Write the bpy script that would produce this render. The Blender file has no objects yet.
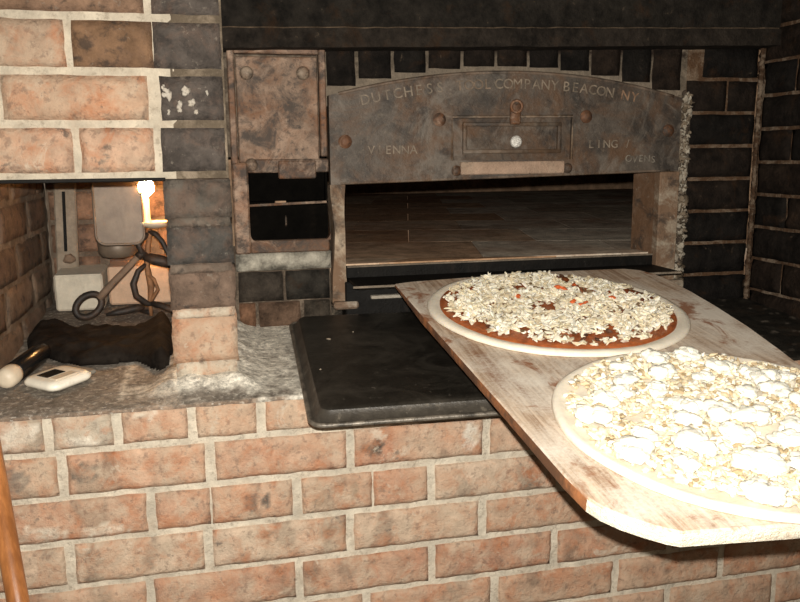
import bpy, math, random
from mathutils import Vector, Matrix, noise
random.seed(7)
S = bpy.context.scene
COL = S.collection
PI = math.pi

# ------------------------------------------------------------------ camera, world, flash, exposure
cam_d = bpy.data.cameras.new('camera'); cam = bpy.data.objects.new('camera', cam_d); COL.objects.link(cam)
cam_d.sensor_width = 36; cam_d.lens = 36.0; cam_d.clip_start = .02
def cam_matrix(p, yaw, roll, loc):
    cy, sy = math.cos(yaw), math.sin(yaw)
    w = Vector((sy*math.cos(p), cy*math.cos(p), -math.sin(p))); r = Vector((cy, -sy, 0)); u = r.cross(w)
    cr, sr = math.cos(roll), math.sin(roll)
    r2 = cr*r + sr*u; u2 = -sr*r + cr*u
    M = Matrix((r2, u2, -w)).transposed().to_4x4(); M.translation = loc
    return M
CAM = Vector((0, -1.1175, .3119))
cam.matrix_world = cam_matrix(.181, .2304, -.0093, CAM)
S.camera = cam
w = bpy.data.worlds.new('room'); S.world = w; w.use_nodes = True
w.node_tree.nodes['Background'].inputs[0].default_value = (1, .78, .55, 1)
w.node_tree.nodes['Background'].inputs[1].default_value = .06
fl = bpy.data.lights.new('camera_flash', 'SPOT'); fo = bpy.data.objects.new('camera_flash', fl); COL.objects.link(fo)
fl.energy = 36; fl.color = (1, .955, .87); fl.shadow_soft_size = .005; fl.spot_size = 1.75; fl.spot_blend = .8
fo.matrix_world = cam_matrix(.181, .2304, -.0093, CAM + Vector((.0, 0, .03)))
S.view_settings.view_transform = 'Standard'; S.view_settings.look = 'None'
S.view_settings.gamma = 1; S.view_settings.use_curve_mapping = False
S.view_settings.exposure = 1.3

# ------------------------------------------------------------------ helpers
def tag(o, label=None, cat=None, group=None, kind=None):
    if label: o['label'] = label
    if cat: o['category'] = cat
    if group: o['group'] = group
    if kind: o['kind'] = kind
    return o
def empty(name, loc, rot=(0, 0, 0), **k):
    o = bpy.data.objects.new(name, None); COL.objects.link(o); o.location = loc; o.rotation_euler = rot
    o.empty_display_size = .02
    return tag(o, **k)
def n3(x, y, z, s=1, seed=0): return noise.noise(Vector((x*s+seed*7.3, y*s-seed*3.1, z*s+seed)))
def fbm(x, y, z, s=1, seed=0): return n3(x, y, z, s, seed) + .5*n3(x, y, z, 2*s, seed+1) + .25*n3(x, y, z, 4*s, seed+2)

class MB:
    def __init__(s): s.v = []; s.f = []; s.c = []; s.has = False; s.col = (1, 1, 1)
    def add(s, vs, fs, col=None, M=None):
        b = len(s.v); col = col or s.col
        for p in vs:
            p = Vector(p)
            if M is not None: p = M @ p
            s.v.append(p)
        if col and isinstance(col, list): s.c += col
        else: s.c += [col]*len(vs)
        s.f += [tuple(b+i for i in f) for f in fs]
    def box(s, x0, x1, y0, y1, z0, z1, bev=0, M=None, col=None):
        if bev <= 0:
            vs = [(x, y, z) for z in (z0, z1) for y in (y0, y1) for x in (x0, x1)]
            s.add(vs, [(0, 2, 3, 1), (4, 5, 7, 6), (0, 1, 5, 4), (2, 6, 7, 3), (0, 4, 6, 2), (1, 3, 7, 5)], col, M); return
        rings = []
        def ring(z, i):
            a, b, c, d = x0+i, x1-i, y0+i, y1-i; k = bev
            if i > 0: k = bev*.5
            return [(a+k, c, z), (b-k, c, z), (b, c+k, z), (b, d-k, z), (b-k, d, z), (a+k, d, z), (a, d-k, z), (a, c+k, z)]
        vs = ring(z0, bev*.7) + ring(z0+bev, 0) + ring(z1-bev, 0) + ring(z1, bev*.7)
        fs = [tuple(range(7, -1, -1)), tuple(range(24, 32))]
        for r in range(3):
            for i in range(8): j = (i+1) % 8; fs.append((r*8+i, r*8+j, r*8+8+j, r*8+8+i))
        s.add(vs, fs, col, M)
    def prism(s, pts, z0, z1, inset=0, col=None, M=None):
        # pts ccw outline in xy; z0/z1 may be functions
        n = len(pts); f0 = z0 if callable(z0) else (lambda x, y: z0); f1 = z1 if callable(z1) else (lambda x, y: z1)
        vs = [(x, y, f0(x, y)) for x, y in pts] + [(x, y, f1(x, y)) for x, y in pts]
        fs = [tuple(range(n-1, -1, -1)), tuple(range(n, 2*n))] + [(i, (i+1) % n, n+(i+1) % n, n+i) for i in range(n)]
        s.add(vs, fs, col, M)
    def tube(s, pts, r, n=10, col=None, closed=False, M=None):
        pts = [Vector(p) for p in pts]; m = len(pts); rr = r if isinstance(r, (list, tuple)) else [r]*m
        vs = []; up = None
        for i, p in enumerate(pts):
            if closed: t = (pts[(i+1) % m] - pts[i-1])
            else: t = pts[min(i+1, m-1)] - pts[max(i-1, 0)]
            t.normalize()
            if up is None: up = t.orthogonal().normalized()
            up = (up - t*up.dot(t)); up = up.normalized() if up.length > 1e-6 else t.orthogonal().normalized()
            sd = t.cross(up)
            for k in range(n):
                a = 2*PI*k/n; vs.append(p + (up*math.cos(a) + sd*math.sin(a))*rr[i])
        fs = []
        for i in range(m if closed else m-1):
            j = (i+1) % m
            for k in range(n): l = (k+1) % n; fs.append((i*n+k, i*n+l, j*n+l, j*n+k))
        if not closed: fs += [tuple(range(n-1, -1, -1)), tuple(range((m-1)*n, m*n))]
        s.add(vs, fs, col, M)
    def lathe(s, prof, n=24, col=None, M=None):
        vs = []; fs = []
        for (r, z) in prof:
            for k in range(n): a = 2*PI*k/n; vs.append((r*math.cos(a), r*math.sin(a), z))
        for i in range(len(prof)-1):
            for k in range(n): l = (k+1) % n; fs.append((i*n+k, i*n+l, i*n+n+l, i*n+n+k))
        fs += [tuple(range(n-1, -1, -1)), tuple(range((len(prof)-1)*n, len(prof)*n))]
        s.add(vs, fs, col, M)
    def blob(s, c, r, seed=0, amp=.35, sub=0, rot=None, col=None):
        vs, fs = ICO[sub]; R = rot or Matrix.Rotation(random.random()*6.3, 3, 'Z')
        out = []
        for v in vs:
            k = 1 + amp*n3(v[0], v[1], v[2], 1.6, seed)*1.6
            q = R @ Vector((v[0]*r[0]*k, v[1]*r[1]*k, v[2]*r[2]*k)); out.append((c[0]+q[0], c[1]+q[1], c[2]+q[2]))
        s.add(out, fs, col)
    def build(s, name, mat, parent=None, smooth=False, loc=None, rot=None):
        me = bpy.data.meshes.new(name); me.from_pydata([tuple(v) for v in s.v], [], s.f); me.update()
        ca = me.color_attributes.new('col', 'FLOAT_COLOR', 'POINT')
        flat = []
        for c in s.c: flat += [c[0], c[1], c[2], 1]
        ca.data.foreach_set('color', flat)
        if smooth: me.polygons.foreach_set('use_smooth', [True]*len(me.polygons))
        me.materials.append(mat)
        o = bpy.data.objects.new(name, me); COL.objects.link(o)
        if parent: o.parent = parent
        if loc: o.location = loc
        if rot: o.rotation_euler = rot
        return o
def ico(sub):
    t = (1+5**.5)/2
    v = [Vector(p).normalized() for p in [(-1, t, 0), (1, t, 0), (-1, -t, 0), (1, -t, 0), (0, -1, t), (0, 1, t), (0, -1, -t), (0, 1, -t), (t, 0, -1), (t, 0, 1), (-t, 0, -1), (-t, 0, 1)]]
    f = [(0, 11, 5), (0, 5, 1), (0, 1, 7), (0, 7, 10), (0, 10, 11), (1, 5, 9), (5, 11, 4), (11, 10, 2), (10, 7, 6), (7, 1, 8), (3, 9, 4), (3, 4, 2), (3, 2, 6), (3, 6, 8), (3, 8, 9), (4, 9, 5), (2, 4, 11), (6, 2, 10), (8, 6, 7), (9, 8, 1)]
    for _ in range(sub):
        c = {}; g = []
        def mid(a, b):
            k = (min(a, b), max(a, b))
            if k not in c: v.append(((v[a]+v[b])/2).normalized()); c[k] = len(v)-1
            return c[k]
        for a, b, d in f:
            x, y, z = mid(a, b), mid(b, d), mid(d, a); g += [(a, x, z), (b, y, x), (d, z, y), (x, y, z)]
        f = g
    return [tuple(p) for p in v], f
ICO = {i: ico(i) for i in range(4)}

# ------------------------------------------------------------------ materials
def new_mat(name):
    m = bpy.data.materials.new(name); m.use_nodes = True; nt = m.node_tree
    return m, nt, nt.nodes['Principled BSDF']
def N(nt, t, **k):
    n = nt.nodes.new(t)
    for a, b in k.items():
        if a.startswith('i_'):
            key = a[2:]; n.inputs[int(key) if key.isdigit() else key].default_value = b
        else: setattr(n, a, b)
    return n
def noise_tex(nt, vec, scale, detail=6, rough=.6, dist=0):
    t = N(nt, 'ShaderNodeTexNoise'); t.inputs['Scale'].default_value = scale; t.inputs['Detail'].default_value = detail
    t.inputs['Roughness'].default_value = rough; t.inputs['Distortion'].default_value = dist
    nt.links.new(vec, t.inputs['Vector']); return t.outputs['Fac']
def ramp(nt, fac, a, b, ca=(0, 0, 0, 1), cb=(1, 1, 1, 1)):
    r = N(nt, 'ShaderNodeValToRGB'); e = r.color_ramp.elements
    e[0].position = a; e[0].color = ca; e[1].position = b; e[1].color = cb
    nt.links.new(fac, r.inputs[0]); return r.outputs[0]
def mix(nt, fac, a, b, mode='MIX'):
    m = N(nt, 'ShaderNodeMix', data_type='RGBA', blend_type=mode)
    for s, v in ((m.inputs[0], fac), (m.inputs[6], a), (m.inputs[7], b)):
        if isinstance(v, (int, float)): s.default_value = v
        elif isinstance(v, tuple): s.default_value = v if len(v) == 4 else (*v, 1)
        else: nt.links.new(v, s)
    return m.outputs[2]
def coords(nt, scale=(1, 1, 1)):
    g = N(nt, 'ShaderNodeTexCoord'); mp = N(nt, 'ShaderNodeMapping'); mp.inputs['Scale'].default_value = scale
    nt.links.new(g.outputs['Object'], mp.inputs[0]); return mp.outputs[0]
def bump(nt, b, h, strength, dist=.002):
    n = N(nt, 'ShaderNodeBump'); n.inputs['Strength'].default_value = strength; n.inputs['Distance'].default_value = dist
    nt.links.new(h, n.inputs['Height']); nt.links.new(n.outputs[0], b.inputs['Normal'])
def attr(nt): a = N(nt, 'ShaderNodeAttribute'); a.attribute_name = 'col'; return a.outputs['Color']
def surf(name, layers=(), base=None, rough=.8, metal=0, bscale=150, bstr=.5, bdist=.002, spec=.5, var=.35, vscale=25, scale=(1, 1, 1), sss=0):
    """layers: (noise scale, lo, hi, colour, distortion)"""
    m, nt, b = new_mat(name); v = coords(nt, scale)
    c = attr(nt) if base is None else None
    if c is None:
        r = N(nt, 'ShaderNodeRGB'); r.outputs[0].default_value = (*base, 1); c = r.outputs[0]
    if var:
        c = mix(nt, 1.0, c, ramp(nt, noise_tex(nt, v, vscale, 8, .72), .36, .64, (1-var, 1-var, 1-var, 1), (1+var, 1+var, 1+var, 1)), 'MULTIPLY')
    for L in layers:
        sc, lo, hi, colr = L[:4]; amt = L[5] if len(L) > 5 else 1
        f = ramp(nt, noise_tex(nt, v, sc, 8, .7, L[4] if len(L) > 4 else 0), lo-.055, hi-.075, (0, 0, 0, 1), (amt, amt, amt, 1))
        c = mix(nt, f, c, colr)
    nt.links.new(c, b.inputs['Base Color']); b.inputs['Roughness'].default_value = rough; b.inputs['Metallic'].default_value = metal
    b.inputs['Specular IOR Level'].default_value = spec
    if sss: b.inputs['Subsurface Weight'].default_value = sss; b.inputs['Subsurface Radius'].default_value = (.01, .007, .004)
    if bstr:
        a1 = N(nt, 'ShaderNodeMath', operation='MULTIPLY_ADD'); nt.links.new(noise_tex(nt, v, bscale*.28, 6, .7), a1.inputs[0]); a1.inputs[1].default_value = 2.2
        nt.links.new(noise_tex(nt, v, bscale, 8, .75), a1.inputs[2]); bump(nt, b, a1.outputs[0], bstr, bdist)
    return m
M = {}
M['brick'] = surf('fired_brick', [(26, .51, .68, (.44, .14, .045), .5, .65), (22, .56, .72, (.54, .43, .32), .3, .75), (34, .66, .74, (.07, .058, .052), .2, .8), (14, .67, .75, (.62, .54, .43), 1, .7), (11, .40, .68, (.56, .43, .31), .8, .55), (75, .60, .70, (.15, .10, .075), .2, .45)],
                  rough=.85, spec=.25, bscale=240, bstr=.8, bdist=.003, var=.3, vscale=30)
M['charred_brick'] = surf('charred_brick', [(20, .55, .72, (.17, .105, .075), .5, .5), (40, .58, .72, (.035, .03, .027), .3, .7), (90, .66, .76, (.30, .26, .21), .2, .5)], rough=.8, spec=.2, bscale=240, bstr=.8, bdist=.003, var=.35, vscale=30)
M['mortar'] = surf('lime_mortar', [(30, .56, .74, (.42, .33, .24), .3, .45), (14, .60, .74, (.50, .40, .30), .5, .45), (110, .60, .72, (.24, .19, .14), 0, .5)], rough=.95, spec=.15, bscale=300, bstr=.8, bdist=.003, var=.2)
M['soot_brick'] = surf('sooty_brick', [(16, .60, .8, (.045, .022, .010), .5, .7), (60, .70, .78, (.14, .10, .065), .3, .5)], rough=.75, spec=.14, bscale=200, bstr=.8, bdist=.004, var=.6, vscale=30)
M['ledge'] = surf('worn_ledge', [(24, .52, .68, (.16, .13, .10), .6, .35), (90, .56, .68, (.10, .085, .07), .3, .5), (130, .60, .70, (.62, .57, .49), 0, .55)], rough=.85, spec=.25, bscale=260, bstr=.8, bdist=.0015, var=.45, vscale=110)
M['rust_iron'] = surf('rusted_iron', [(15, .50, .70, (.17, .07, .028), .6, .85), (22, .52, .68, (.050, .038, .030), .6, .9), (12, .58, .72, (.40, .28, .20), .8, .75), (110, .60, .7, (.04, .03, .025), .2, .6)], rough=.6, metal=.15, spec=.35, bscale=180, bstr=.5, var=.35)
M['plate_iron'] = surf('cast_iron_plate', [(9, .50, .68, (.12, .060, .028), .8, .75), (16, .52, .70, (.030, .025, .021), .6, .85), (10, .58, .70, (.19, .16, .13), .8, .6), (90, .62, .74, (.20, .16, .12), .2, .4)], rough=.55, metal=.15, spec=.4, bscale=220, bstr=.5, var=.3)
M['letters'] = surf('raised_iron_letters', [], rough=.6, spec=.3, bscale=200, bstr=.4, var=.45, vscale=60)
M['pale_iron'] = surf('ash_dusted_iron', [(14, .47, .62, (.16, .085, .045), .5, .85), (20, .57, .70, (.05, .038, .03), .3, .8), (120, .66, .76, (.50, .44, .36), 0, .4)], rough=.75, spec=.3, bscale=200, bstr=.6, var=.3)
M['black_iron'] = surf('black_iron', [(14, .6, .8, (.025, .017, .012), .3, .8), (90, .72, .80, (.10, .085, .07), 0, .5)], base=(.007, .006, .005), rough=.6, metal=.0, spec=.15, bscale=200, bstr=.5, var=.4)
M['pan'] = surf('baked_on_black_pan', [(11, .52, .75, (.05, .043, .034), .8, .8), (85, .69, .76, (.17, .15, .12), 0, .5)], base=(.014, .012, .009), rough=.42, metal=.1, spec=.5, bscale=120, bstr=.25, var=.4)
M['hearth'] = surf('hearth_tile', [(3, .52, .70, (.30, .12, .045), .5, .6), (7, .58, .74, (.12, .085, .055), .8, .5), (50, .60, .75, (.50, .43, .34), .3, .35)], rough=.8, spec=.3, bscale=120, bstr=.5, var=.35)
M['soot'] = surf('soot', [(12, .62, .8, (.010, .007, .005), .3, .7)], base=(.003, .0025, .002), rough=.9, spec=.04, bscale=120, bstr=.3)
M['cloth'] = surf('black_cloth', [(30, .5, .8, (.035, .028, .022), .3, .7)], base=(.012, .009, .007), rough=.9, spec=.08, bscale=600, bstr=.4)
M['white_plastic'] = surf('white_plastic', [(40, .66, .8, (.55, .48, .38), 0, .5)], base=(.82, .76, .64), rough=.4, bstr=0, var=.05)
M['black_plastic'] = surf('black_plastic', [], base=(.008, .008, .008), rough=.25, bstr=0, var=0)
M['cream'] = surf('cream_plastic', [], base=(.62, .52, .39), rough=.5, bstr=0, var=.1)
M['grey_plastic'] = surf('grey_plastic', [], base=(.20, .18, .15), rough=.5, bstr=0, var=.1)
M['tin'] = surf('dull_tin', [(12, .5, .8, (.26, .20, .14), .3, .6)], base=(.17, .125, .09), rough=.5, metal=.2, bscale=60, bstr=.15, var=.2)
M['firebrick'] = surf('cream_firebrick', [(25, .6, .8, (.35, .27, .19), .3, .5)], rough=.9, bscale=200, bstr=.5, var=.15)
M['wrought'] = surf('wrought_iron', [(30, .5, .75, (.12, .06, .03), .2, .7)], base=(.03, .024, .02), rough=.55, metal=.3, bscale=150, bstr=.5)
M['rust_rod'] = surf('rusty_rod', [(40, .5, .75, (.12, .05, .02), .2, .7)], base=(.30, .14, .06), rough=.7, metal=.1, bscale=150, bstr=.5)
M['wax'] = surf('wax', [], base=(.85, .75, .55), rough=.45, bstr=0, var=0, sss=.3)
M['pole'] = surf('varnished_wood', [(6, .45, .7, (.22, .075, .02), .3, .8)], base=(.48, .19, .06), rough=.35, spec=.5, bscale=90, bstr=.1, var=.25, scale=(6, 6, .5))
M['shaft'] = surf('old_wood_shaft', [], base=(.20, .13, .085), rough=.8, bscale=90, bstr=.3, var=.35)
# peel wood: grain along its length, flour dust, brown scorches
def peel_mat():
    m, nt, b = new_mat('floured_peel_wood'); v = coords(nt, (9, .55, 9)); u = coords(nt)
    g = noise_tex(nt, v, 14, 8, .7, .4)
    c = ramp(nt, g, .38, .62, (.27, .17, .105, 1), (.60, .47, .35, 1))
    c = mix(nt, ramp(nt, noise_tex(nt, v, 6, 5, .65), .54, .66, cb=(.8, .8, .8, 1)), c, (.20, .085, .035))
    fine = noise_tex(nt, u, 220, 4, .8)
    fl_ = N(nt, 'ShaderNodeMath', operation='ADD'); nt.links.new(noise_tex(nt, u, 7, 5, .6), fl_.inputs[0])
    mm = N(nt, 'ShaderNodeMath', operation='MULTIPLY'); nt.links.new(fine, mm.inputs[0]); mm.inputs[1].default_value = .45
    nt.links.new(mm.outputs[0], fl_.inputs[1])
    c = mix(nt, ramp(nt, fl_.outputs[0], .62, .86, cb=(.85, .85, .85, 1)), c, (.72, .66, .57))
    c = mix(nt, ramp(nt, noise_tex(nt, u, 9, 6, .7, .6), .55, .62, cb=(.85, .85, .85, 1)), c, (.24, .085, .03))
    nt.links.new(c, b.inputs['Base Color']); b.inputs['Roughness'].default_value = .75; b.inputs['Specular IOR Level'].default_value = .25
    bump(nt, b, g, .35, .0015); return m
M['peel'] = peel_mat()
M['peel_edge'] = surf('scorched_wood_edge', [(14, .48, .62, (.10, .045, .02), .4, .9)], base=(.34, .13, .045), rough=.8, bscale=120, bstr=.4, var=.3)
M['flour_edge'] = surf('floured_wood_edge', [(30, .60, .75, (.5, .33, .2), .4, .7)], base=(.80, .72, .58), rough=.9, bscale=260, bstr=.8, bdist=.003, var=.1)
M['dough'] = surf('raw_dough', [(60, .62, .8, (.55, .43, .28), .2, .3)], base=(.80, .72, .59), rough=.7, spec=.3, bscale=160, bstr=.3, var=.1, sss=.1)
M['sauce'] = surf('tomato_sauce', [(26, .55, .74, (.13, .035, .012), .5, .8), (80, .60, .75, (.45, .14, .04), .2, .6)], base=(.40, .105, .028), rough=.4, spec=.5, bscale=140, bstr=.7, bdist=.003, var=.3)
M['topping'] = surf('cheese_and_vegetables', [], rough=.6, spec=.35, bscale=400, bstr=.3, var=.15, sss=.1)
M['ricotta'] = surf('ricotta', [], base=(.86, .83, .72), rough=.6, spec=.3, bscale=300, bstr=.5, var=.05, sss=.1)

# ------------------------------------------------------------------ masonry
X, Y, Z = Vector((1, 0, 0)), Vector((0, 1, 0)), Vector((0, 0, 1)); O0 = Vector((0, 0, 0))
SPOTS = [(-.189, -.118, .018, .015, (.045, .04, .038)), (.222, -.118, .012, .013, (.05, .045, .04)), (.205, -.12, .006, .009, (.06, .05, .045)), (.058, -.186, .006, .010, (.06, .055, .05)), (.036, -.188, .009, .013, (.08, .07, .06)), (.372, -.115, .013, .022, (.72, .68, .60)), (-.27, -.055, .03, .02, (.66, .60, .50)), (-.10, -.04, .018, .008, (.75, .68, .56)), (-.19, -.073, .022, .007, (.72, .66, .55)), (-.17, -.206, .035, .010, (.70, .62, .50)), (-.25, -.203, .03, .012, (.70, .62, .50)), (.15, -.250, .010, .012, (.17, .10, .06)), (.172, -.248, .008, .016, (.20, .12, .07)), (.055, -.243, .009, .009, (.20, .12, .075)), (.135, -.185, .010, .018, (.25, .16, .10)), (.19, -.185, .007, .018, (.25, .17, .11)), (-.29, -.12, .03, .018, (.09, .075, .065))]
def brick(mb, O, U, V, Nn, u0, u1, v0, v1, depth, col, rough=.0016, rnd=.004, seed=None, wav=.0015):
    """one brick; U,V span its face, Nn points out of the wall"""
    seed = random.random()*90 if seed is None else seed
    L, H = abs(u1-u0), abs(v1-v0); fine = Nn == -Y and abs(O.y) < 1e-6 and v1 > -.5; stp = .006 if fine else .012
    nu = max(3, int(L/stp)); nv = max(3, int(H/stp))
    vs = []; cols = []
    def P(a, b, n):
        return O + U*a + V*b + Nn*n
    for j in range(nv+1):
        for i in range(nu+1):
            a = u0 + (u1-u0)*i/nu; b = v0 + (v1-v0)*j/nv
            eu = min(i, nu-i); ev = min(j, nv-j); e = min(eu, ev)
            h = fbm(a, b, seed, 45, 1)*rough
            if e == 0: h -= rnd*(.75+.4*n3(a, b, seed, 60))
            if eu == 0: a += n3(a, b, seed, 50, 3)*wav*1.2
            if ev == 0: b += n3(a, b, seed, 40, 4)*wav
            vs.append(P(a, b, h)); k = 1 + .18*n3(a, b, seed, 22, 5)
            cc = (col[0]*k, col[1]*k, col[2]*k)
            if fine:
                t = max(0, min(1, .5+1.5*n3(a*1.6, b*.6, seed, 16, 6)))*.38; cc = tuple(p*(1-t)+q*t for p, q in zip(cc, (.56, .43, .31)))
                if n3(a, b*.5, seed, 26, 8) > .34: cc = tuple(p*.55 for p in cc)
                for sx_, sz_, rx_, rz_, sc_ in SPOTS:
                    d_ = math.hypot((a-sx_)/rx_, (b-sz_)/rz_)+.5*n3(a, b, sx_, 110)
                    if d_ < 1: cc = sc_
            cols.append(cc)
    fs = [(j*(nu+1)+i, j*(nu+1)+i+1, (j+1)*(nu+1)+i+1, (j+1)*(nu+1)+i) for j in range(nv) for i in range(nu)]
    loop = [i for i in range(nu+1)] + [(j)*(nu+1)+nu for j in range(1, nv+1)] + [nv*(nu+1)+i for i in range(nu-1, -1, -1)] + [j*(nu+1) for j in range(nv-1, 0, -1)]
    b0 = len(vs)
    for k in loop: p = vs[k]; vs.append(p - Nn*depth); cols.append(cols[k])
    n = len(loop)
    fs += [(loop[(i+1) % n], loop[i], b0+i, b0+(i+1) % n) for i in range(n)]
    mb.add(vs, fs, cols)
def sheet(mb, O, U, V, Nn, u0, u1, v0, v1, col, step=.012, amp=.0015, seed=0, colf=None):
    nu = max(2, int(abs(u1-u0)/step)); nv = max(2, int(abs(v1-v0)/step)); vs = []; cs = []
    for j in range(nv+1):
        for i in range(nu+1):
            a = u0+(u1-u0)*i/nu; b = v0+(v1-v0)*j/nv
            vs.append(O+U*a+V*b+Nn*(fbm(a, b, seed, 30, 2)*amp)); cs.append(colf(a, b) if colf else col)
    mb.add(vs, [(j*(nu+1)+i, j*(nu+1)+i+1, (j+1)*(nu+1)+i+1, (j+1)*(nu+1)+i) for j in range(nv) for i in range(nu)], cs)
RED = [(.46, .25, .155), (.50, .29, .19), (.42, .21, .13), (.52, .33, .22), (.48, .30, .20), (.44, .215, .13)]
PALE = [(.54, .39, .28), (.56, .42, .31), (.51, .35, .25)]
MORT = (.62, .55, .44)
def rc(): return random.choice(RED + RED + PALE)
D = .37          # oven face
UP = .07         # upper wall and pillar face
def ledge_z(x, y): return -.028 + .075*y

# front wall of brick below the ledge
fw = MB(); mo = MB()
rowz = [-.0325, -.0865, -.153, -.220, -.287, -.354, -.421, -.488, -.555, -.622, -.689, -.756, -.823, -.89, -.957]
J = {1: [-.231, -.141, -.04, .055], 2: [-.217, -.018, .185, .398], 3: [-.317, -.104, .103, .311], 4: [-.217, -.027, .181, .393], 5: [-.112, .103, .310, .517], 6: [-.217, .0, .205, .415, .629, .829]}
darkspots = []
for r in range(1, len(rowz)):
    zt = rowz[r-1] - (.0045 if r > 1 else 0); zb = rowz[r] + .0055; step = .104 if r == 1 else .2105
    js = sorted(J.get(r, [(-.217 if r % 2 == 0 else -.112) + .2105*k for k in range(5)]))
    while js[0] > -.8: js.insert(0, js[0]-step)
    while js[-1] < 1.35: js.append(js[-1]+step)
    for a, b in zip(js[:-1], js[1:]):
        c = rc(); g = .0055 + random.random()*.002
        if r == 1 and a < -.2: c = (.45, .40, .32)
        if r == 2 and a < -.3: c = (.17, .135, .11)
        if r == 4: c = random.choice(PALE)
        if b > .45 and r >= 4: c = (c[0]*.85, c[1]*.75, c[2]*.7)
        parts = [(a+g, b-g, c)]
        if random.random() < .22 and r > 1: m_ = a + (b-a)*random.choice([.4, .5, .55]); parts = [(a+g, m_-.001, c), (m_+.002, b-g, rc())]
        for p, q, cc in parts:
            zt2 = zt + random.uniform(-.0015, .0015)
            brick(fw, O0, X, Z, -Y, p, q, zb+random.uniform(-.001, .001), zt2, .08, cc)
sheet(mo, Vector((0, .0055, 0)), X, Z, -Y, -.85, 1.4, -1.0, -.03, MORT, .012, .0025)
fw.build('wall_front', M['brick'], smooth=True)['kind'] = 'structure'
mo.build('wall_front_mortar', M['mortar'], smooth=True)['kind'] = 'structure'

# ledge: worn cement and brick surface running back to the oven and into the niche
def ledge_col(x, y):
    s = n3(x, y, 0, 9, 1); f = fbm(x, y, 0, 60, 4)
    c = Vector((.25, .215, .175)) * (1 + .35*s + .25*f)
    if y < .005: c = c.lerp(Vector((.26, .16, .10)), .6)
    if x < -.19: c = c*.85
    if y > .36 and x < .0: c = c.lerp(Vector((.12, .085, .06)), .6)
    # flour spilled around the pillar foot and the joints
    def blot(cx, cy, rx, ry, k=1):
        d = ((x-cx)/rx)**2 + ((y-cy)/ry)**2 + .9*fbm(x, y, 0, 22, 9); return max(0, min(1, (1.15-d)*2.2))*k
    fl_ = max(blot(-.005, .075, .075, .045), blot(.045, .15, .035, .12), blot(.085, .30, .09, .09, 1), blot(.095, .15, .07, .2, .95)*(.8+.7*f), blot(-.08, .06, .06, .03, .5))
    for (jx, ja, jb) in ((.062, .0, .30), (-.137, .03, .2)):
        if ja < y < jb:
            dd = abs(x - jx - .0006*(y/.01)*.2 - .003*n3(y, jx, 0, 40)); fl_ = max(fl_, max(0, 1-dd/.006)**.5*.8)
    for (jx, ya, yb) in ((-.20, .36, .56), (-.10, .38, .5)):
        if ya < y < yb and abs(x-jx) < .005: c = c.lerp(Vector((.34, .27, .2)), .6)
    for jy in (.33, .43, .53):
        if x < -.06 and abs(y-jy+.006*n3(x, 0, 0, 20)) < .005: c = c.lerp(Vector((.26, .21, .16)), .55)
    c = c.lerp(Vector((.80, .75, .64)), fl_)
    if x > .65:
        k = min(1, (x-.65)/.15); c = c.lerp(Vector((.02, .017, .013))*(1+.8*max(0, f)), k)
        if f > .55 and x > .9: c = Vector((.12, .10, .08))
    return (c.x, c.y, c.z)
def ledge_h(x, y):
    h = fbm(x, y, 0, 30, 3)*.0018
    if y < .02: h -= .003*(1-y/.02)*(.7+.6*n3(x, 0, 0, 25))
    if y < .4: # mortar bed round the pillar foot
        d = math.hypot(max(0, -.067-x, x-.03), max(0, .055-y)); h += .016*max(0, 1-d/.045)**1.5*(1+.4*n3(x, y, 0, 40))
    return h
lg = MB(); st = .0075; nx = int(2.25/st); ny = int(.72/st); vs = []; cs = []
for j in range(ny+1):
    for i in range(nx+1):
        x = -.85+2.25*i/nx; y = -.002+.72*j/ny; vs.append((x, y, ledge_z(x, y)+ledge_h(x, y))); cs.append(ledge_col(x, y))
fs = [(j*(nx+1)+i, j*(nx+1)+i+1, (j+1)*(nx+1)+i+1, (j+1)*(nx+1)+i) for j in range(ny) for i in range(nx)]
b0 = len(vs)
for i in range(nx+1): x, y, z = vs[i]; vs.append((x, y+.001, -.0345+.0015*n3(x, 0, 0, 40))); cs.append(tuple(k*.8 for k in cs[i]))
fs += [(b0+i, b0+i+1, i+1, i) for i in range(nx)]
for nm_, mt_, sel in (('trim_1', M['ledge'], lambda x: x < .62), ('trim_5', M['soot_brick'], lambda x: x >= .62)):
    lg = MB(); ff = [f_ for f_ in fs if sel(vs[f_[0]][0])]; us = sorted({k_ for f_ in ff for k_ in f_}); mp = {k_: i_ for i_, k_ in enumerate(us)}
    lg.add([vs[k_] for k_ in us], [tuple(mp[k_] for k_ in f_) for f_ in ff], [cs[k_] for k_ in us])
    lg.build(nm_, mt_, smooth=True)['kind'] = 'structure'

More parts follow.
